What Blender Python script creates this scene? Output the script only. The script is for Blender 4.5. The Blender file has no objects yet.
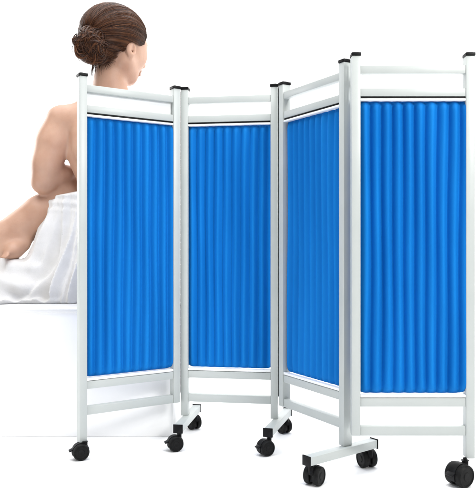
import bpy, bmesh, math, random
import numpy as np
from mathutils import Vector, Matrix
random.seed(7)
rng = np.random.default_rng(5)
sc = bpy.context.scene
COL = sc.collection

# ------------------------------------------------------------------ camera
F = 670.0                                   # focal length, photo pixels
cam = bpy.data.cameras.new('camera')
cam.sensor_fit = 'HORIZONTAL'; cam.sensor_width = 36.0
cam.lens = 36.0 * F / 476.0
cam.clip_end = 200
co = bpy.data.objects.new('camera', cam); COL.objects.link(co)
co.location = (0, 0, 1.0); co.rotation_euler = (math.radians(90), 0, 0)
sc.camera = co

# ------------------------------------------------------------------ light
sc.view_settings.view_transform = 'Standard'
sc.view_settings.look = 'None'
sc.view_settings.gamma = 1
sc.view_settings.exposure = 0.30
w = bpy.data.worlds.new('World'); sc.world = w; w.use_nodes = True
w.node_tree.nodes['Background'].inputs[0].default_value = (0.97, 0.985, 1.0, 1)
w.node_tree.nodes['Background'].inputs[1].default_value = 0.13

def area(name, loc, target, sx, sy, power, col=(1, 1, 1)):
    l = bpy.data.lights.new(name, 'AREA'); l.shape = 'RECTANGLE'
    l.size = sx; l.size_y = sy; l.energy = power; l.color = col
    o = bpy.data.objects.new(name, l); COL.objects.link(o)
    o.location = loc
    o.rotation_euler = (Vector(target) - Vector(loc)).to_track_quat('-Z', 'Y').to_euler()
    return o
area('key_softbox', (2.5, 0.2, 3.0), (0.25, 3.2, 1.1), 0.8, 1.0, 88, (1, 0.99, 0.97))
area('fill_softbox', (-3.2, 1.2, 1.9), (-0.6, 3.9, 0.9), 1.2, 1.6, 6, (0.97, 0.99, 1))
area('top_softbox', (0.0, 3.2, 4.8), (0, 3.2, 0), 6.5, 6.0, 430)
area('backdrop_light_left', (-4.6, 6.4, 2.6), (-.2, 9.0, 1.9), 1.5, 3.0, 260)
area('podium_fill_light', (-2.3, 1.9, 0.35), (-1.0, 3.6, 0.28), 0.8, 0.5, 12)  # unseen low lamp, added only to brighten the podium's front face
area('backdrop_light_right', (4.6, 6.6, 2.6), (0, 9.5, 1.9), 1.5, 3.0, 200)

# ------------------------------------------------------------------ materials
def mat(name, col, rough=0.5, spec=0.5, metal=0.0):
    m = bpy.data.materials.new(name); m.use_nodes = True
    b = m.node_tree.nodes['Principled BSDF']
    b.inputs['Base Color'].default_value = (*col, 1)
    b.inputs['Roughness'].default_value = rough
    b.inputs['Specular IOR Level'].default_value = spec
    b.inputs['Metallic'].default_value = metal
    return m, m.node_tree.nodes, m.node_tree.links, b

def noise_tint(m, n, l, b, c1, c2, scale, stretch=(1, 1, 1), bump=0.0, bscale=None, dist=0.002, detail=4, lo=.35, hi=.65):
    tc = n.new('ShaderNodeTexCoord'); mp = n.new('ShaderNodeMapping')
    mp.inputs['Scale'].default_value = stretch
    l.new(tc.outputs['Object'], mp.inputs[0])
    t = n.new('ShaderNodeTexNoise'); t.inputs['Scale'].default_value = scale; t.inputs['Detail'].default_value = detail
    l.new(mp.outputs[0], t.inputs['Vector'])
    r = n.new('ShaderNodeValToRGB')
    r.color_ramp.elements[0].position = lo; r.color_ramp.elements[1].position = hi
    r.color_ramp.elements[0].color = (*c1, 1); r.color_ramp.elements[1].color = (*c2, 1)
    l.new(t.outputs['Fac'], r.inputs[0]); l.new(r.outputs[0], b.inputs['Base Color'])
    if bump:
        t2 = n.new('ShaderNodeTexNoise'); t2.inputs['Scale'].default_value = bscale or scale * 4; t2.inputs['Detail'].default_value = 4
        l.new(mp.outputs[0], t2.inputs['Vector'])
        bp = n.new('ShaderNodeBump'); bp.inputs['Strength'].default_value = bump; bp.inputs['Distance'].default_value = dist
        l.new(t2.outputs['Fac'], bp.inputs['Height']); l.new(bp.outputs[0], b.inputs['Normal'])

M = {}
a = mat('powder_coated_white', (.76, .80, .79), .38, .45); noise_tint(*a, (.46, .492, .48), (.49, .518, .505), 6, bump=.05, bscale=900, dist=.0004); M['frame'] = a[0]
a = mat('white_trim', (.86, .87, .87), .45, .4); noise_tint(*a, (.86, .875, .875), (.90, .91, .91), 9); M['trim'] = a[0]
a = mat('black_plastic', (.012, .012, .013), .45, .14); noise_tint(*a, (.004, .004, .0045), (.008, .008, .009), 40, bump=.1, bscale=500, dist=.0004); M['black'] = a[0]
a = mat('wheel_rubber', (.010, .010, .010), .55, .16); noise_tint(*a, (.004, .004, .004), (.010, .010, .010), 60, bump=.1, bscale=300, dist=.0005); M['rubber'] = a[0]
a = mat('steel', (.15, .15, .15), .4, .5, 1.0); noise_tint(*a, (.13, .13, .13), (.19, .19, .19), 30); M['steel'] = a[0]
a = mat('white_floor', (.86, .86, .86), .6, .3); noise_tint(*a, (.90, .902, .905), (.92, .921, .923), 1.2); M['floor'] = a[0]
a = mat('glossy_white_laminate', (.87, .87, .875), .12, .5); noise_tint(*a, (.74, .742, .745), (.76, .762, .765), 2.0); M['laminate'] = a[0]

# pleated blue cloth: weave bump + faint vertical tone wander
m, n, l, b = mat('blue_cloth', (.010, .165, .66), .65, .08)
noise_tint(m, n, l, b, (.0035, .150, .49), (.006, .185, .57), 3.2, (3, 3, .35), bump=.18, bscale=140, dist=.0015)
M['cloth'] = m

m, n, l, b = mat('skin', (.60, .36, .25), .48, .4)
b.inputs['Subsurface Weight'].default_value = .25
b.inputs['Subsurface Radius'].default_value = (.05, .018, .009)
b.inputs['Subsurface Scale'].default_value = .25
noise_tint(m, n, l, b, (.44, .252, .172), (.56, .352, .255), 7, bump=.25, bscale=150, dist=.002, lo=.3, hi=.7)
M['skin'] = m

m, n, l, b = mat('brown_hair', (.05, .02, .01), .38, .18)
ge = n.new('ShaderNodeNewGeometry'); rp = n.new('ShaderNodeValToRGB')
rp.color_ramp.elements[0].color = (.016, .0055, .003, 1); rp.color_ramp.elements[1].color = (.120, .046, .019, 1)
e_ = rp.color_ramp.elements.new(.55); e_.color = (.044, .016, .007, 1)
l.new(ge.outputs['Random Per Island'], rp.inputs[0]); l.new(rp.outputs[0], b.inputs['Base Color'])
M['hair'] = m

m, n, l, b = mat('white_terry', (.82, .81, .80), .95, .15)
b.inputs['Sheen Weight'].default_value = .25
noise_tint(m, n, l, b, (.68, .67, .66), (.74, .73, .725), 12, bump=.5, bscale=260, dist=.004)
M['terry'] = m

# ------------------------------------------------------------------ helpers
def link(name, me, mt, parent=None, loc=(0, 0, 0), rotz=0, smooth=False):
    o = bpy.data.objects.new(name, me); COL.objects.link(o)
    if mt and not me.materials: me.materials.append(mt)
    o.parent = parent; o.location = loc; o.rotation_euler = (0, 0, rotz)
    if smooth:
        for p in me.polygons: p.use_smooth = True
    return o

def bm_mesh(name, bm):
    bmesh.ops.recalc_face_normals(bm, faces=bm.faces)
    me = bpy.data.meshes.new(name); bm.to_mesh(me); bm.free(); return me

def add_box(bm, x0, x1, y0, y1, z0, z1, bev=.002, mtx=None, seg=2):
    t = bmesh.new(); bmesh.ops.create_cube(t, size=1)
    for v in t.verts:
        v.co = Vector(((v.co.x + .5) * (x1 - x0) + x0, (v.co.y + .5) * (y1 - y0) + y0, (v.co.z + .5) * (z1 - z0) + z0))
    if bev: bmesh.ops.bevel(t, geom=t.edges[:], offset=bev, segments=seg, affect='EDGES', profile=.5)
    if mtx: bmesh.ops.transform(t, matrix=mtx, verts=t.verts)
    me = bpy.data.meshes.new('t'); t.to_mesh(me); t.free(); bm.from_mesh(me); bpy.data.meshes.remove(me)

def add_lathe(bm, prof, axis='x', seg=40, mtx=None):
    """prof = [(along, radius)...] revolved about an axis"""
    t = bmesh.new(); rings = []
    for (h, r) in prof:
        ring = []
        for k in range(seg):
            an = 2 * math.pi * k / seg; c, s = math.cos(an) * r, math.sin(an) * r
            ring.append(t.verts.new((h, c, s) if axis == 'x' else (c, s, h)))
        rings.append(ring)
    for i in range(len(rings) - 1):
        for k in range(seg):
            t.faces.new((rings[i][k], rings[i][(k + 1) % seg], rings[i + 1][(k + 1) % seg], rings[i + 1][k]))
    t.faces.new(rings[0]); t.faces.new(rings[-1])
    if mtx: bmesh.ops.transform(t, matrix=mtx, verts=t.verts)
    me = bpy.data.meshes.new('t'); t.to_mesh(me); t.free(); bm.from_mesh(me); bpy.data.meshes.remove(me)

def smooth_angle(me, deg=35):
    for p in me.polygons: p.use_smooth = True
    bm = bmesh.new(); bm.from_mesh(me)
    for e in bm.edges:
        if len(e.link_faces) == 2 and e.calc_face_angle(0) > math.radians(deg): e.smooth = False
    bm.to_mesh(me); bm.free()

# ------------------------------------------------------------------ floor and backdrop
def grid_mesh(name, pts, nx, ny):
    faces = [(j * nx + i, j * nx + i + 1, (j + 1) * nx + i + 1, (j + 1) * nx + i) for j in range(ny - 1) for i in range(nx - 1)]
    me = bpy.data.meshes.new(name); me.from_pydata(pts, [], faces); return me
me = grid_mesh('floor', [(x, y, 0) for y in (-3, 8.0) for x in (-9, 9)], 2, 2)
o = link('floor', me, M['floor']); o['kind'] = 'structure'
pts = []
prof = [(8.0, 0.0)] + [(8.0 + 1.5 * math.sin(t), 1.5 - 1.5 * math.cos(t)) for t in np.linspace(.08, math.pi / 2, 14)] + [(9.5, 6.5)]
for (y, z) in prof:
    for x in (-9, 9): pts.append((x, y, z))
me = grid_mesh('backdrop', pts, 2, len(prof))
o = link('backdrop', me, M['floor'], smooth=True); o['kind'] = 'structure'

# ------------------------------------------------------------------ folding screen
PW, PT = .036, .045            # post width and thickness
PANELS = [  # A (left front corner), B (right front corner), bottoms of left/right posts
    ((-.734, 3.110), (-.2915, 3.385), .060, .200),
    ((-.2905, 3.404), (.1975, 3.334), .128, .128),
    ((.2015, 3.318), (.4556, 2.880), .200, .128),
    ((.4747, 2.790), (.9870, 2.790), .200, .106),
]
root = bpy.data.objects.new('folding_screen', None); COL.objects.link(root)
root.location = (.15, 3.1, 0)
root['label'] = 'white metal four-panel folding screen with pleated blue fabric, standing on black casters'
root['category'] = 'folding screen'
R0 = Vector((.15, 3.1, 0))

def make_curtain(Wd, seed, depth):
    """pleated cloth hung between rods: rounded vertical flutes with thickness"""
    r = np.random.default_rng(seed)
    z0, z1 = .374, 1.599
    x0, x1 = PW - .001, Wd - PW + .001
    npl = 9.5; nx, nz = 230, 60
    xs = np.linspace(0, 1, nx); zs = np.linspace(0, 1, nz)
    ph = r.uniform(-.15, .15, 6); amp = r.uniform(.85, 1.15, 14); offs = r.uniform(0, 6.28, 4)
    V = []
    for side in (0, 1):
        for t in zs:
            for s in xs:
                k = s * npl + .06 * math.sin(3.1 * t + 5 * s + offs[0]) + .03 * math.sin(9 * t + 11 * s + offs[1])
                a_ = amp[int(max(0, min(13, k)))]
                c = .5 - .5 * math.cos(2 * math.pi * k)
                d = (c ** .72) * depth * (0.86 + .14 * a_)
                d *= 1 - .8 * math.exp(-(t / .008)) - .8 * math.exp(-((1 - t) / .008))
                d += .0012 * math.sin(7 * t + 4 * s + offs[2])
                # lower corners pulled up a little
                e = min(s, 1 - s); zz = z0 + (z1 - z0) * t
                if t < .06: zz += .010 * math.exp(-e / .02) * (1 - t / .06)
                y = .031 - d + (.0016 if side else 0)
                V.append((x0 + (x1 - x0) * s, y, zz))
    Fc = []
    N = nx * nz
    for j in range(nz - 1):
        for i in range(nx - 1):
            q = (j * nx + i, j * nx + i + 1, (j + 1) * nx + i + 1, (j + 1) * nx + i)
            Fc.append(q); Fc.append(tuple(N + v for v in reversed(q)))
    for i in range(nx - 1):
        Fc.append((i, N + i, N + i + 1, i + 1)); u = (nz - 1) * nx
        Fc.append((u + i, u + i + 1, N + u + i + 1, N + u + i))
    for j in range(nz - 1):
        Fc.append((j * nx, (j + 1) * nx, N + (j + 1) * nx, N + j * nx)); u = nx - 1
        Fc.append((j * nx + u, N + j * nx + u, N + (j + 1) * nx + u, (j + 1) * nx + u))
    me = bpy.data.meshes.new('curtain'); me.from_pydata(V, [], Fc); return me

ANG = []
for pi, (A, B, zl, zr) in enumerate(PANELS):
    A = Vector((*A, 0)); B = Vector((*B, 0)); d = B - A; Wd = d.length; ang = math.atan2(d.y, d.x); ANG.append(ang)
    x0, x1 = PW, Wd - PW
    fr = bpy.data.objects.new('panel', None); COL.objects.link(fr)
    fr.parent = root; fr.location = A - R0; fr.rotation_euler = (0, 0, ang)
    for (z0, z1) in ((1.713, 1.746), (1.617, 1.650), (.321, .357), (.200, .239)):
        bm = bmesh.new(); add_box(bm, x0, x1, .005, .037, z0, z1, .0025)
        me = bm_mesh('rail', bm); smooth_angle(me); link('rail', me, M['frame'], fr)
    for (xa, zb) in ((0, zl), (Wd - PW, zr)):
        bm = bmesh.new(); add_box(bm, xa, xa + PW, 0, PT, zb, 1.785, .003)
        # weld beads where the rails meet the post
        xr = xa + PW if xa == 0 else xa
        for zc in (1.713, 1.746, 1.617, 1.650, .321, .357, .200, .239):
            add_box(bm, xr - .0015, xr + .0015, .008, .034, zc - .0015, zc + .0015, .0007)
        me = bm_mesh('post', bm); smooth_angle(me); link('post', me, M['frame'], fr)
        bm = bmesh.new(); e_ = .0007 * pi; add_box(bm, xa - .003 + e_ / 2, xa + PW + .003 - e_ / 2, -.003, PT + .003, 1.782 + e_, 1.797 + e_, .003, seg=3)
        add_box(bm, xa + .006, xa + PW - .006, .006, PT - .006, 1.797 + e_, 1.800 + e_, .0015)
        me = bm_mesh('end_cap', bm); smooth_angle(me); link('end_cap', me, M['black'], fr)
    for (z0, z1) in ((1.5985, 1.6075), (.3595, .3715)):
        bm = bmesh.new(); add_box(bm, x0, x1, .004, .030, z0, z1, .002)
        me = bm_mesh('curtain_rod', bm); smooth_angle(me); link('curtain_rod', me, M['trim'], fr)
    bm = bmesh.new(); add_box(bm, x0, x1, .009, .026, 1.6085, 1.6165, .0015)  # dark strip added to blacken the gap under the second rail
    me = bm_mesh('dark_gap_strip', bm); smooth_angle(me); link('dark_gap_strip', me, M['rubber'], fr)
    me = make_curtain(Wd, 11 + pi, (.024, .023, .017, .028)[pi])
    cu = link('curtain', me, M['cloth'], fr, smooth=True)
    if pi == 0:
        bm = bmesh.new(); add_box(bm, x0, x1, .029, .034, 1.650, 1.713, .0006)
        me = bm_mesh('infill_board', bm); link('infill_board', me, M['trim'], fr)

# continuous hinges between neighbouring posts
for p in ((-.2905, 3.430), (.2045, 3.360), (.4955, 2.862)):
    bm = bmesh.new()
    z = .24
    while z < 1.76:
        add_lathe(bm, [(z, .0042), (z + .0005, .005), (z + .0375, .005), (z + .038, .0042)], 'z', 12); z += .0385
    add_lathe(bm, [(.235, .003), (1.77, .003)], 'z', 8)
    me = bm_mesh('hinge', bm); smooth_angle(me)
    link('hinge', me, M['steel'], root, Vector((p[0], p[1], 0)) - R0)

# casters
def make_caster(r, top, fat=1.0):
    """twin-wheel caster, stem on the z axis, wheels' axle along x; top = underside it screws into"""
    bm = bmesh.new(); hub_y = r * (.55 if fat == 1.0 else .72); zc = r
    wd = r * .62 * fat; g = r * .17
    # hood: arc shell between and over the wheels
    mt = Matrix.Translation((0, hub_y, zc))
    t = bmesh.new()
    outer, inner = r * 1.06, r * .80
    seg = 22; W2 = g + wd * .25
    vs = []
    for k in range(seg + 1):
        an = math.radians(-25 + 190 * k / seg)
        c, s = math.cos(an), math.sin(an)
        vs.append([t.verts.new((sx * W2, c * rad, s * rad)) for rad in (inner, outer) for sx in (-1, 1)])
    for k in range(seg):
        A_, B_ = vs[k], vs[k + 1]
        for (i, j) in ((0, 1), (1, 3), (3, 2), (2, 0)): t.faces.new((A_[i], A_[j], B_[j], B_[i]))
    t.faces.new((vs[0][0], vs[0][1], vs[0][3], vs[0][2])); t.faces.new((vs[-1][2], vs[-1][3], vs[-1][1], vs[-1][0]))
    bmesh.ops.transform(t, matrix=mt, verts=t.verts)
    me = bpy.data.meshes.new('t'); t.to_mesh(me); t.free(); bm.from_mesh(me)
    add_box(bm, -g * .95, g * .95, hub_y - r * .7, hub_y + r * .7, zc - r * .55, zc + r * .80, .002)
    add_lathe(bm, [(zc + r * .25, r * .30), (zc + r * 1.02, r * .30), (zc + r * 1.12, r * .24)], 'z', 20)
    me = bm_mesh('caster', bm); smooth_angle(me)
    fork = me
    wheels = []
    for s in (-1, 1):
        bm = bmesh.new(); i0, i1 = g, g + wd
        pr = [(i0, r * .80), (i0 + .001, r * .93), (i0 + wd * .12, r * .985), (i0 + wd * .3, r), (i0 + wd * .7, r), (i0 + wd * .88, r * .97), (i1, r * .88),
              (i1, r * .80), (i1 - .0025, r * .77), (i1 - .002, r * .40), (i1 + .0005, r * .36), (i1 + .001, r * .12), (i1 + .0005, .0008)]
        add_lathe(bm, [(s * h, rr) for h, rr in pr], 'x', 40, mt)
        me = bm_mesh('wheel', bm); smooth_angle(me, 30); wheels.append(me)
    bm = bmesh.new()
    add_lathe(bm, [(zc + r * 1.0, r * .17), (top + .004, r * .17)], 'z', 16)
    add_lathe(bm, [(zc + r * 1.10, r * .34), (zc + r * 1.16, r * .34)], 'z', 16)
    stem = bm_mesh('stem', bm); smooth_angle(stem)
    bm = bmesh.new()
    tilt = Matrix.Translation((0, hub_y + r * 1.0, zc + r * .30)) @ Matrix.Rotation(math.radians(-24), 4, 'X')
    add_box(bm, -r * .42, r * .42, -.004, r * .42, -.002, .0035, .0015, tilt)
    brake = bm_mesh('brake_pedal', bm); smooth_angle(brake)
    return fork, wheels, stem, brake

_cache = {}
def place_caster(parent, px, py, r, top, rz, fat=1.0):
    key = (round(r, 4), round(top, 4))
    if key not in _cache: _cache[key] = make_caster(r, top, fat)
    fork, wheels, stem, brake = _cache[key]
    c = link('caster', fork, M['black'], parent, Vector((px, py, 0)) - R0, rz)
    for wm in wheels: link('wheel', wm, M['rubber'], c)
    link('stem', stem, M['steel'] if False else M['black'], c)
    link('brake_pedal', brake, M['black'], c)
    return c

# wheels' axle along local x; trail towards local +y
place_caster(root, -.712, 3.120, .0380, .060, math.radians(112))
place_caster(root, .946, 2.792, .0465, .106, math.radians(120), 1.18)

# foot bars: centre, direction, half lengths (towards viewer, away)
def foot_bar(cx, cy, dx, dy, near, far, nearang, farang, cr=.037, fat=1.0):
    dv = Vector((dx, dy, 0)).normalized(); ang = math.atan2(dv.y, dv.x)
    bm = bmesh.new(); add_box(bm, -near, far, -.021, .021, .092, .128, .0025)
    me = bm_mesh('foot_bar', bm); smooth_angle(me)
    fb = link('foot_bar', me, M['frame'], root, Vector((cx, cy, 0)) - R0, ang)
    for (x0, x1) in ((-near - .006, -near), (far, far + .006)):
        bm = bmesh.new(); add_box(bm, x0, x1, -.024, .024, .0885, .1315, .002)
        s = 1 if x0 < 0 else -1
        me = bm_mesh('end_cap', bm); smooth_angle(me); link('end_cap', me, M['black'], fb)
    p = Vector((cx, cy, 0)) - dv * (near - .022); place_caster(root, p.x, p.y, cr, .092, nearang, fat)
    p = Vector((cx, cy, 0)) + dv * (far - .022); place_caster(root, p.x, p.y, cr, .092, farang, fat)
foot_bar(-.2560, 3.430, .064, .40, .205, .205, math.radians(108), math.radians(35))
foot_bar(.2020, 3.360, .12, .39, .205, .205, math.radians(120), math.radians(35))
foot_bar(.456, 2.882, .797, .603, .216, .188, math.radians(-35), math.radians(20), .0395, 1.15)

# ------------------------------------------------------------------ podium
DROP = .335; ZT = 1.0 - DROP
bm = bmesh.new(); add_box(bm, -2.59, -.338, 3.48, 5.19, 0, ZT - .022, .004)
me = bm_mesh('podium', bm); smooth_angle(me)
pod = link('podium', me, M['floor'])
bm = bmesh.new(); add_box(bm, -2.6, -.328, 3.47, 5.2, ZT - .022, ZT, .006, seg=3)
me = bm_mesh('podium_top', bm); smooth_angle(me); link('podium_top', me, M['laminate'], pod)
pod['label'] = 'low glossy white podium the woman sits on, behind the left panel'
pod['category'] = 'podium'

# ------------------------------------------------------------------ woman (distance-field body, meshed with surface nets)
D0 = 4.02; K = D0 / F
def P(u, v, wd=0.0):
    """point seen at photo pixel (u, v), wd pixels behind the body's mid plane"""
    y = D0 + wd * K
    return np.array([(u - 238) / F * y, y, 1.0 + (244 - v) / F * y])

class Field:
    def __init__(s, lo, hi, h):
        s.lo = np.array(lo, float); s.h = h
        s.n = np.ceil((np.array(hi) - s.lo) / h).astype(int) + 1
        s.ax = [s.lo[i] + h * np.arange(s.n[i]) for i in range(3)]
        s.d = np.full(s.n, 1.0, np.float32)
    def sub(s, lo, hi):
        i0 = np.clip(((lo - s.lo) / s.h).astype(int), 0, s.n - 1); i1 = np.clip(((hi - s.lo) / s.h).astype(int) + 2, 1, s.n)
        if (i1 <= i0).any(): return None
        sl = tuple(slice(a_, b_) for a_, b_ in zip(i0, i1))
        G = np.meshgrid(*[s.ax[i][sl[i]] for i in range(3)], indexing='ij')
        return sl, np.stack(G, -1).astype(np.float32)
    def merge(s, sl, dn, k):
        o_ = s.d[sl]
        if k > 0:
            hh = np.maximum(k - np.abs(o_ - dn), 0) / k
            s.d[sl] = np.minimum(o_, dn) - hh * hh * k * .25
        else: s.d[sl] = np.minimum(o_, dn)
    def cap(s, a_, b_, ra, rb, k=.02, cut=False):
        a_, b_ = np.array(a_), np.array(b_); R = max(ra, rb) + k + .03
        r_ = s.sub(np.minimum(a_, b_) - R, np.maximum(a_, b_) + R)
        if r_ is None: return
        sl, Q = r_; ab = b_ - a_; t = np.clip(((Q - a_) @ ab) / max(ab @ ab, 1e-9), 0, 1)
        dn = np.linalg.norm(Q - a_ - t[..., None] * ab, axis=-1) - (ra + (rb - ra) * t)
        if cut:
            o_ = s.d[sl]; hh = np.maximum(k - np.abs(o_ + dn), 0) / k
            s.d[sl] = np.maximum(o_, -dn) + hh * hh * k * .25
        else: s.merge(sl, dn, k)
    def ell(s, c, rad, Rm=None, k=.02, cut=False):
        c = np.array(c); rad = np.array(rad, float); R = rad.max() + k + .03
        r_ = s.sub(c - R, c + R)
        if r_ is None: return
        sl, Q = r_; q = Q - c
        if Rm is not None: q = q @ np.array(Rm)          # columns = local axes
        k0 = np.linalg.norm(q / rad, axis=-1); k1 = np.linalg.norm(q / (rad ** 2), axis=-1)
        dn = k0 * (k0 - 1) / np.maximum(k1, 1e-6)
        if cut:
            o_ = s.d[sl]; hh = np.maximum(k - np.abs(o_ + dn), 0) / k
            s.d[sl] = np.maximum(o_, -dn) + hh * hh * k * .25
        else: s.merge(sl, dn, k)
    def mesh(s, name, origin=(0, 0, 0)):
        d = s.d; ins = d < 0
        nx, ny, nz = [int(v) - 1 for v in s.n]
        c = np.stack([ins[i:i + nx, j:j + ny, k_:k_ + nz] for i in (0, 1) for j in (0, 1) for k_ in (0, 1)], -1)
        act = c.any(-1) & ~c.all(-1)
        idx = np.full((nx, ny, nz), -1, np.int64); ids = np.argwhere(act); idx[act] = np.arange(len(ids))
        acc = np.zeros((len(ids), 3)); cnt = np.zeros(len(ids))
        offs = [(i, j, k_) for i in (0, 1) for j in (0, 1) for k_ in (0, 1)]
        val = [d[ids[:, 0] + o_[0], ids[:, 1] + o_[1], ids[:, 2] + o_[2]] for o_ in offs]
        for p_ in range(8):
            for q_ in range(p_ + 1, 8):
                df = np.array(offs[q_]) - np.array(offs[p_])
                if np.abs(df).sum() != 1: continue
                va, vb = val[p_], val[q_]; m_ = (va < 0) != (vb < 0)
                t = np.where(m_, va / np.where(m_, va - vb, 1), 0)
                pt = np.array(offs[p_]) + t[:, None] * df
                acc[m_] += pt[m_]; cnt[m_] += 1
        V = s.lo + (ids + acc / cnt[:, None]) * s.h - np.array(origin)
        Fc = []
        for axis in range(3):
            sl0 = [slice(1, -1)] * 3; sl1 = [slice(1, -1)] * 3
            sl0[axis] = slice(0, -1); sl1[axis] = slice(1, None)
            a0 = ins[tuple(sl0)]; a1 = ins[tuple(sl1)]
            e = np.argwhere(a0 != a1)
            base = e.copy()
            for q_ in range(3):
                if q_ != axis: base[:, q_] += 1
            flip = a0[tuple(e.T)]
            u_, v_ = [(1, 2), (2, 0), (0, 1)][axis]
            du = np.zeros(3, int); dv = np.zeros(3, int); du[u_] = 1; dv[v_] = 1
            g = lambda b_: idx[tuple(b_.T)]
            q4 = np.stack([g(base - du - dv), g(base - dv), g(base), g(base - du)], -1)
            q4[~flip] = q4[~flip][:, ::-1]
            Fc.append(q4[(q4 >= 0).all(1)])
        Fc = np.concatenate(Fc)
        me = bpy.data.meshes.new(name); me.from_pydata(V.tolist(), [], Fc.tolist()); me.validate(); me.update()
        for p_ in me.polygons: p_.use_smooth = True
        return me

ORG = P(105, 296, 5)          # base of the figure
ORG[2] = ZT
def C(px): return px * K

BF = Field(P(-62, 300, -75) - .02, P(190, -2, 90) + .02, .0080)
# torso
BF.ell(P(104, 262, 2), (C(39), C(30), C(32)), k=.05)                        # hips
BF.cap(P(106, 236, 2), P(108, 205, 2), C(28), C(23), .08)
BF.cap(P(108, 205, 2), P(106, 160, 3), C(24), C(29), .08)                   # ribcage
BF.ell(P(106, 150, 4), (C(38), C(22), C(42)), k=.06)
BF.cap(P(78, 122, 2), P(136, 122, 8), C(17), C(17), .08)                    # shoulder girdle
BF.cap(P(92, 112, 4), P(122, 112, 6), C(13), C(13), .08)
for s in (-1, 1):                                                          # shoulder blades
    BF.ell(P(106 + s * 21, 142, -15), (C(12), C(5), C(17)), k=.06)
BF.cap(P(105, 120, -19), P(106, 225, -26), C(2.2), C(3), .05, cut=True)     # spine furrow
BF.cap(P(107, 122, 5), P(110, 78, 4), C(18), C(14.5), .07)                    # neck
BF.cap(P(110, 84, 4), P(115, 60, 5), C(14.5), C(15), .04)
BF.cap(P(84, 112, 4), P(106, 94, 4), C(7), C(8), .06)
BF.cap(P(132, 112, 6), P(118, 94, 4), C(7), C(8), .06)
# left arm (image left): shoulder, elbow, forearm, hand holding the shin
BF.cap(P(62, 121, 2), P(52, 142, 1), C(15.8), C(13.0), .05)
BF.cap(P(52, 142, 1), P(46.5, 164, 1), C(12.8), C(11.6), .08)
BF.cap(P(46.5, 164, 1), P(43.2, 182, 0), C(11.5), C(10.2), .08)
BF.cap(P(43, 183, 1), P(64, 176, 14), C(9.4), C(9.4), .05)
BF.cap(P(58, 177, 12), P(78, 170, 26), C(9.6), C(6.0), .03)
BF.ell(P(86, 168, 30), (C(9), C(4), C(7)), k=.02)
for i, (dv, ln) in enumerate(((-6, 11), (-2, 14), (2, 13), (6, 10))):
    a0 = P(92, 168 + dv, 31); a1 = P(92 + ln * .55, 169 + dv, 30); a2 = P(92 + ln, 172 + dv, 27)
    BF.cap(a0, a1, C(2.2), C(2.0), .006); BF.cap(a1, a2, C(2.0), C(1.6), .004)
BF.cap(P(84, 163, 27), P(90, 158, 22), C(2.6), C(2.0), .008); BF.cap(P(90, 158, 22), P(96, 158, 20), C(2.0), C(1.7), .004)
# right arm, folded in front of the body
BF.cap(P(148, 122, 10), P(158, 172, 20), C(15), C(11), .05)
BF.cap(P(158, 172, 20), P(120, 178, 46), C(10.5), C(7), .03)
BF.ell(P(110, 178, 49), (C(9), C(4.5), C(7)), k=.02)
for i, (dv, ln) in enumerate(((-6, 11), (-2, 14), (2, 13), (6, 10))):
    a0 = P(104, 178 + dv, 49); a1 = P(104 - ln * .55, 179 + dv, 47); a2 = P(104 - ln, 181 + dv, 43)
    BF.cap(a0, a1, C(2.2), C(2.0), .006); BF.cap(a1, a2, C(2.0), C(1.6), .004)
BF.cap(P(112, 172, 46), P(106, 167, 42), C(2.6), C(2.0), .008)
# raised thigh seen under the arm, and the lower leg running out to the left
BF.cap(P(104, 246, 14), P(66, 192, 26), C(24), C(16.5), .03)
BF.cap(P(66, 194, 24), P(40, 214, 12), C(17), C(17), .03)
BF.cap(P(40, 214, 12), P(4, 240, 4), C(18), C(17), .03)
BF.cap(P(4, 240, 4), P(-28, 262, 2), C(17), C(15), .03)
BF.cap(P(-28, 262, 2), P(14, 252, -9), C(13), C(5), .06)
# foot pointing back to the right, toes showing above the cloth
BF.cap(P(24, 245, -2), P(14, 251, -14), C(4.6), C(4.4), .08)
BF.cap(P(14, 251, -14), P(5, 256, -22), C(4.2), C(2.6), .04)
for i in range(5):
    BF.cap(P(8, 254 + i * .5, -23 - i * 1.2), P(1.5 + i * .9, 257.2 + i * .2, -25 - i * 1.3), C(1.5 - .1 * i), C(1.2 - .08 * i), .006)

# head frame: facing right and away, nodded a little
yaw = math.radians(53); pitch = math.radians(-6)
f_ = np.array([math.cos(yaw) * math.cos(pitch), math.sin(yaw) * math.cos(pitch), math.sin(pitch)])
s_ = np.cross(f_, [0, 0, 1.0]); s_ /= np.linalg.norm(s_)       # towards her right ear (the viewer)
u_ = np.cross(s_, f_)
HM = np.stack([f_, s_, u_], 1)
HC = P(114.6, 40, 5)
def H(f, s, u): return HC + HM @ (np.array([f, s, u]) * K)
BF.ell(H(0, 0, 2), (C(34.2), C(27.5), C(28.8)), HM, k=.03)                 # cranium
BF.ell(H(15, 0, -12), (C(20), C(23), C(22)), HM, k=.05)                # face
BF.cap(H(18, 0, -31), H(25, 0, -34), C(9), C(5.5), .05)                 # chin
for s in (-1, 1):
    BF.cap(H(2, s * 17, -24), H(19, s * 8, -34), C(7), C(5.5), .05)      # jaw line
    BF.ell(H(23, s * 11, -13), (C(8), C(8), C(7)), HM, k=.03)          # cheekbone
    BF.ell(H(34, s * 9.5, -4), (C(5), C(6.5), C(4)), HM, k=.02, cut=True)
    BF.ell(H(30.5, s * 9.5, -4.5), (C(4.6), C(5), C(3.4)), HM, k=.008)
    BF.cap(H(32, s * 5, 1.5), H(29, s * 15, 2), C(2.4), C(1.8), .02)
BF.cap(H(34, 0, 0), H(41, 0, -13), C(2.4), C(3.6), .025)
for s in (-1, 1): BF.ell(H(38, s * 3.2, -14.5), (C(3.4), C(2.4), C(2.2)), HM, k=.012)
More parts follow.
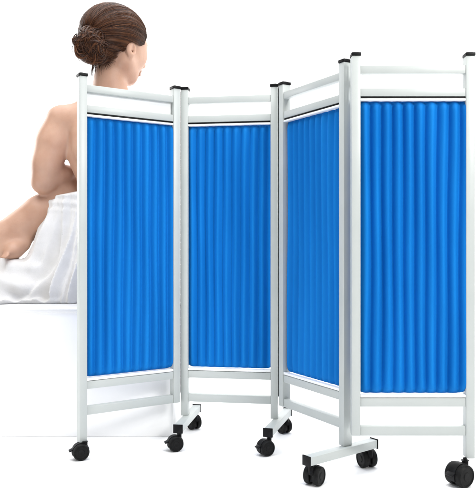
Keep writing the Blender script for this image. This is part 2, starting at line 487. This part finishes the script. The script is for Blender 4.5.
BF.cap(H(33.6, -5, -22), H(33.6, 5, -22), C(2.0), C(2.0), .010); BF.cap(H(36, 0, -21.5), H(36, 0, -22), C(2), C(2), .01)
BF.cap(H(33.2, -4, -26), H(33.2, 4, -26), C(2.2), C(2.2), .010)
BF.cap(H(38.5, -6, -23.9), H(38.5, 6, -23.9), C(.9), C(.9), .006, cut=True)
# ears
for s in (-1, 1):
    EM = HM
    ec = H(-3, s * 26.5, -12)
    BF.ell(H(0, s * 25.5, -14.5), (C(5.8), C(3.2), C(8.2)), EM, k=.008)
    BF.ell(H(1.0, s * 23.6, -22), (C(3.0), C(2.2), C(3.2)), EM, k=.006)
    BF.ell(H(0.8, s * 28.9, -14.0), (C(3.5), C(2.8), C(5.4)), EM, k=.004, cut=True)
    BF.cap(H(1.2, s * 30, -16), H(1.8, s * 21, -16), C(1.3), C(1.1), .004, cut=True)
    BF.cap(H(3.6, s * 26.0, -12), H(3.6, s * 26.0, -17), C(1.0), C(1.2), .004)
me = BF.mesh('person', ORG)
person = link('person', me, M['skin'], None, ORG)
person['label'] = 'woman with brown hair in a bun, seated behind the screen in a white towel'
person['category'] = 'person'

# hair cap + combed strands
HF = Field(H(0, 0, 0) - C(50), H(0, 0, 0) + C(50), .0075)
HF.ell(H(-1.0, 0, 2.4), (C(35.6), C(29.4), C(30.0)), HM, k=.02)
HF.ell(H(-15, 0, -11), (C(21), C(22), C(19)), HM, k=.03)
HF.cap(P(113, 48, 4), P(108, 76, 3), C(16.6), C(16.0), .03)
# hairline: clear of the face and the ears
nf = f_ * .93 - u_ * .36; nf /= np.linalg.norm(nf)
G = np.stack(np.meshgrid(*HF.ax, indexing='ij'), -1).astype(np.float32)
loc = (G - HC) @ HM / K
fl, sl_, ul = loc[..., 0], loc[..., 1], loc[..., 2]
hair_line = 25 + .62 * (ul - 6)                          # forward limit of the hair, rising to the forehead
hair_line = np.where(ul < 0, 21.3 + ul * 1.75, hair_line)
cut = (fl - hair_line + 3.5) * K * .8
GU = 238 + G[..., 0] / G[..., 1] * F; GV = 244 - (G[..., 2] - 1) / G[..., 1] * F
low = (GV - (60 + (127 - GU) * .56) - .8 * np.sin(GU * .9)) * K * .8
ear = (1 - np.sqrt(((fl - 2) / 6.5) ** 2 + ((ul + 15.5) / 8.0) ** 2)) * 6 * K
low = np.maximum(low, ear)
HF.d = np.maximum(np.maximum(HF.d, cut), low).astype(np.float32)
me = HF.mesh('hair', ORG)
hair = link('hair', me, M['hair'], person)

def tube_mesh(name, paths, sides=5):
    V, Fc = [], []
    for pts_, rad in paths:
        pts_ = [Vector(p_) for p_ in pts_]; nrm = None; st = len(V)
        for i, p_ in enumerate(pts_):
            t = (pts_[min(i + 1, len(pts_) - 1)] - pts_[max(i - 1, 0)]).normalized()
            if nrm is None: nrm = t.orthogonal().normalized()
            nrm = (nrm - t * nrm.dot(t)).normalized(); bn = t.cross(nrm)
            r_ = rad(i / (len(pts_) - 1))
            for k in range(sides):
                an = 2 * math.pi * k / sides
                V.append(tuple(p_ + (nrm * math.cos(an) + bn * math.sin(an)) * r_ - Vector(ORG)))
        for i in range(len(pts_) - 1):
            for k in range(sides):
                a_ = st + i * sides + k; b_ = st + i * sides + (k + 1) % sides
                Fc.append((a_, b_, b_ + sides, a_ + sides))
        Fc.append(tuple(st + k for k in reversed(range(sides)))); e = st + (len(pts_) - 1) * sides
        Fc.append(tuple(e + k for k in range(sides)))
    me = bpy.data.meshes.new(name); me.from_pydata(V, [], Fc)
    for p_ in me.polygons: p_.use_smooth = True
    return me

BUNL = (-36, 4, -10)                        # bun centre in head frame (px)
ELL = [((-1, 0, 2.4), (35.6, 29.4, 30.0)), ((-15, 0, -11), (21, 22, 19))]
NC = [(np.array(P(113, 48, 4)) - HC) @ HM / K, (np.array(P(108, 76, 3)) - HC) @ HM / K]
def sdf_cap(q):
    d_ = np.full(q.shape[0], 1e9)
    for c_, r_ in ELL:
        v = (q - np.array(c_)) / np.array(r_); d_ = np.minimum(d_, (np.linalg.norm(v, axis=1) - 1) * min(r_))
    ab = NC[1] - NC[0]; t = np.clip((q - NC[0]) @ ab / (ab @ ab), 0, 1)
    return np.minimum(d_, np.linalg.norm(q - NC[0] - t[:, None] * ab, axis=1) - 16.4)
def on_cap(v, lift):
    """push points of the head frame (px) out to the surface of the hair"""
    v = np.atleast_2d(v); c_ = np.array([-6, 0, -4.0]); d_ = v - c_; d_ /= np.linalg.norm(d_, axis=1)[:, None]
    lo_ = np.full(len(v), 5.0); hi_ = np.full(len(v), 62.0)
    for _ in range(15):
        m_ = .5 * (lo_ + hi_); ins = sdf_cap(c_ + d_ * m_[:, None]) < 0
        lo_ = np.where(ins, m_, lo_); hi_ = np.where(ins, hi_, m_)
    return c_ + d_ * (lo_ + lift)[:, None]
NS = 7000
sgn = np.where(rng.random(NS) < .68, 1, -1); th = rng.uniform(0, math.pi, NS)
zz = np.cos(th) * 33 + 1; yy = sgn * np.sin(th) * 30
lim = np.where(zz > -3, np.minimum(25 + .62 * (zz - 3), 34), 21.3 + (zz + 3) * 1.75)
lim = np.where(zz < -20, rng.uniform(-22, -8, NS), lim)
back = rng.uniform(-3.2, 15, NS) * rng.random(NS)
A0 = on_cap(np.stack([lim - back, yy, zz], 1), np.zeros(NS))
clump = np.round(th * 9) * 1.7 + sgn
E0 = np.stack([np.full(NS, -34.), 1 + .22 * yy + np.sin(clump * 3.3) * 1.5 + rng.normal(size=NS) * .9, -8 + .28 * zz + np.sin(clump * 5.1) * 1.5 + rng.normal(size=NS) * .9], 1)
arc = 7 * np.clip((zz + 16) / 32, 0, 1); wob = rng.normal(size=NS) * .45 + np.sin(clump * 2.7) * .5
L0 = rng.uniform(.3, 1.35, NS) + .45 * np.sin(th * 23 + sgn)
NT = 15; SP = np.zeros((NS, NT, 3)); ok = np.ones(NS, bool)
for k_, t in enumerate(np.linspace(0, 1, NT)):
    v = A0 * (1 - t) + E0 * t
    v[:, 1] += wob * math.sin(2 * math.pi * t); v[:, 2] += arc * math.sin(math.pi * t)
    q = on_cap(v, L0 * (.25 + .75 * min(1, t * 6)) + .8 * math.sin(math.pi * t))
    ok &= ~((np.abs(q[:, 1]) > 8) & (((q[:, 0] - 2) / 6.5) ** 2 + ((q[:, 2] + 15.5) / 8.0) ** 2 < 1))
    SP[:, k_] = HC + (q @ HM.T) * K
px0 = 238 + SP[:, 0, 0] / SP[:, 0, 1] * F; py0 = 244 - (SP[:, 0, 2] - 1) / SP[:, 0, 1] * F
ok &= py0 < 60 + (127 - px0) * .56 + rng.normal(size=NS) * 1.0
paths = []
for i in np.nonzero(ok)[0]:
    r0 = C(rng.uniform(.12, .34))
    paths.append((list(SP[i]), (lambda r0: (lambda t: r0 * (.22 + .78 * math.sin(math.pi * min(max(t * .85 + .02, 0), .94)))))(r0)))
# loose wisps at the nape and temple
for i in range(8):
    a0 = np.array([rng.uniform(-22, -8), rng.uniform(6, 20), -22 + rng.normal() * 2]); q = a0.copy(); pts_ = []
    dr = np.array([rng.normal() * .5, rng.normal() * .4, -1.1])
    for t in range(7):
        pts_.append(H(*q)); q = q + dr * 1.2 + rng.normal(size=3) * .25
    paths.append((pts_, lambda t: C(.22) * (1 - t * .7)))
me = tube_mesh('hair_strands', paths, 4)
link('hair_strands', me, M['hair'], hair)

# bun: twisted locks coiled round one another
bc = P(91, 47, -24)
view = np.array([0, -1.0, 0])
core = Field(bc - C(26), bc + C(26), .009)
core.ell(bc, (C(15.2), C(11), C(16.8)), k=.01)
paths = []
e1 = np.array([1, .25, 0]); e1 /= np.linalg.norm(e1); e2 = np.array([0, 0, 1.0]); e3 = np.array([e1[1], -e1[0], 0])
curls = [(0, 0, 17.2, 12, 0), (-6, 7, 9.5, 8, 1), (7, 7.5, 9, 8, -1), (8, -4, 9.5, 9, 1), (-8, -4, 9.5, 9, -1), (1, -10, 9, 8, 1), (1.5, 1, 7, 12.5, -1), (-2, 13, 6.5, 4, 1), (-12, 4, 6, 3, -1)]
for ci, (ox, oz, RR, hh, sg) in enumerate(curls):
    tx, tz = ox / 16 + rng.normal() * .25, oz / 18 + rng.normal() * .25
    n3 = e3 + e1 * tx * 1.1 + e2 * tz * 1.1; n3 /= np.linalg.norm(n3)
    a1_ = np.cross(e2, n3); a1_ /= np.linalg.norm(a1_); a2_ = np.cross(n3, a1_)
    cen = bc + (e1 * ox + e2 * oz + e3 * (hh if ci else 0)) * K
    for i in range(260 if ci == 0 else 50):
        big = i < (16 if ci == 0 else 7)
        R0_ = RR * (rng.uniform(.15, 1) ** .7 if ci == 0 else rng.uniform(.02, 1.0)); ph = rng.uniform(0, 6.28); turns = rng.uniform(.35, .8) if ci == 0 else rng.uniform(.18, .5); el = rng.uniform(.75, 1.05); dph = rng.uniform(0, 3.14)
        pts_ = []; lift = rng.uniform(-.8, .8); ww = rng.normal() * .8
        for t in np.linspace(0, 1, 18):
            an = ph + (1 if sg >= 0 else -1) * turns * 6.28 * t; R = R0_ * (1 - (.35 if ci == 0 else .12) * t + .12 * math.sin(4 * t + dph)); R = min(R, RR * (1 if ci == 0 else 1.2))
            hg = (12.5 if ci == 0 else 4.2) * math.sqrt(max(0, 1 - (R / (RR * 1.32)) ** 2)) + lift + ww * math.sin(3 * t + ph)
            x = R * math.cos(an) * el; z = R * 1.06 * math.sin(an)
            pts_.append(cen + (a1_ * x + a2_ * z + n3 * (hg - (1.2 if big else 0))) * K)
        r0 = C(rng.uniform(1.1, 2.0) if big else rng.uniform(.2, .5))
        paths.append((pts_, (lambda r0: (lambda t: r0 * (.2 + .8 * math.sin(math.pi * min(max(t, .03), .97)))))(r0)))
# locks sweeping across the whole bun
for i in range(110):
    big = i < 9
    an = rng.uniform(0, 6.28); cur = rng.uniform(-1.3, 1.3); of = rng.uniform(-.75, .75); pts_ = []; lift = rng.uniform(-1.2, 1.0)
    if big: lift -= .6
    L_ = rng.uniform(.45, .95)
    for t in np.linspace(-L_, L_, 16):
        x = math.cos(an) * t - math.sin(an) * (of + cur * (t * t - .4) * .5); z = math.sin(an) * t + math.cos(an) * (of + cur * (t * t - .4) * .5)
        rr_ = math.hypot(x, z)
        if rr_ > .97: x *= .97 / rr_; z *= .97 / rr_; rr_ = .97
        hg = 15.5 * (1 - rr_ ** 2.6) ** .6 + lift + 1.0 * math.sin(5 * x + 4 * z)
        pts_.append(bc + (e1 * x * 16.5 + e2 * z * 18.5 + e3 * hg) * K)
    r0 = C(rng.uniform(1.0, 1.7) if big else rng.uniform(.2, .5))
    paths.append((pts_, (lambda r0: (lambda t: r0 * (.2 + .8 * math.sin(math.pi * min(max(t, .03), .97)))))(r0)))
# flyaway ends
for i in range(9):
    an = rng.uniform(1.6, 4.6); p0 = bc + (e1 * math.cos(an) * 16 + e2 * math.sin(an) * 17) * K; pts_ = [p0]
    dr = e1 * math.cos(an + 1.0) + e2 * math.sin(an + 1.0) + e3 * rng.normal() * .3
    for t in range(6):
        dr = dr + rng.normal(size=3) * .25; pts_.append(pts_[-1] + dr * C(.75))
    paths.append((pts_, lambda t: C(.35) * (1 - t * .8)))
me = tube_mesh('hair_bun', paths, 6)
bun = link('hair_bun', me, M['hair'], hair)
cme = core.mesh('hair_bun_core', ORG)
bm = bmesh.new(); bm.from_mesh(me); bm.from_mesh(cme); bm.to_mesh(me); bm.free(); bpy.data.meshes.remove(cme)
for p_ in me.polygons: p_.use_smooth = True

# towel wrapped round the hips and spread on the podium
TF = Field(np.array(P(-60, 300, -80)) * [1, 1, 0] + [0, 0, ZT - .02], P(190, 186, 80) + .02, .0066)
G = np.stack(np.meshgrid(*TF.ax, indexing='ij'), -1)
X, Y, Z = G[..., 0], G[..., 1], G[..., 2]
U = 238 + X / Y * F                                       # only to shape the outline: modelling coordinates
cx = P(104, 250, 2)
hgt = (Z - ZT) / K                                        # px above the podium
T = np.clip(1 - hgt / 100, 0, 1.2)                        # 0 at waist, 1 on the podium
xl = (X - cx[0]) / K; yl = (Y - cx[1]) / K
ph = np.arctan2(yl, xl - 0)
# half widths of the wrap by height
left = np.minimum(52 + 46 * np.maximum(T, 0) ** .9, 92); right = 46 + 22 * T
rx = np.where(xl < 0, left, right) ; ry = 32 + 20 * T ** 1.3
shear = -0 * T
q = np.sqrt(((xl - shear) / rx) ** 2 + (yl / ry) ** 2)
def ridge(a_): return 1 - 2 * (np.sin(a_) ** 2 + .07) ** .42
fold = (.95 * ridge(ph * 11 + .9 * np.sin(hgt * .035 + 2.5)) + .35 * ridge(ph * 21 + 1.1 * np.sin(hgt * .05 + 1)) + .35 * np.sin(hgt * .75 + ph * 3) * np.clip((hgt - 84) / 8, 0, 1) + .45 * ridge(ph * 6 + .5 * np.sin(hgt * .05) + 1.0) + .3 * ridge(ph * 10.5 + .7 * np.sin(hgt * .03 + 2)) + np.sin(ph * 9 + 1.2 * np.sin(hgt * .045) + .8) * .55 + np.sin(ph * 17 + 2.0 + hgt * .03) * .28 + np.sin(ph * 5 - hgt * .02) * .5 + np.sin(ph * 31 + hgt * .05) * .12)
amp = (1.6 + 5.5 * T ** 1.1)
d1 = (q - 1) * np.minimum(rx, ry) - fold * amp
top_line = 100 + 10 * np.clip((xl + 52) / 40, 0, 1) + 1.5 * np.sin(ph * 6)
d1 = np.maximum(d1, (hgt - top_line))
d1 = np.maximum(d1, -(np.sqrt((xl / (rx - 6)) ** 2 + (yl / (ry - 6)) ** 2) - 1) * 30) if False else d1
# rolled upper edge
# cloth spread over the podium to the left
mx = (X - P(8, 280, 0)[0]) / K; my = (Y - P(8, 280, -8)[1]) / K
hm = 41 + .05 * mx + 2.2 * np.sin(mx * .13 + my * .1) + 1.6 * np.sin(mx * .31 - my * .22 + 1)
qq = np.sqrt((mx / 62) ** 2 + (my / 30) ** 2 + (hgt / np.maximum(hm, 5)) ** 2)
w2 = np.sin(hgt * .33 + mx * .05 + 1.5 * np.sin(mx * .07)) * 1.1 + np.sin(mx * .22 + hgt * .18) * .9
d2 = (qq - 1) * 24 - w2
# hem lying flat
hem = 3.4 + 1.2 * np.sin(mx * .21) + .9 * np.sin(mx * .47 + 1)
q3 = np.sqrt((mx / 90) ** 2 + (my / 40) ** 2) ; d3 = np.maximum((q3 - 1) * 30 - 3 * np.sin(np.arctan2(my, mx) * 8) , hgt - hem)
def smin(a_, b_, k):
    h_ = np.maximum(k - np.abs(a_ - b_), 0) / k; return np.minimum(a_, b_) - h_ * h_ * k * .25
d = smin(smin(d1, d2, 7), d3, 4)
d = np.maximum(d, -(hgt - .15))
TF.d = (d * K * .8).astype(np.float32)
me = TF.mesh('towel', ORG)
tw = link('towel', me, M['terry'], person)
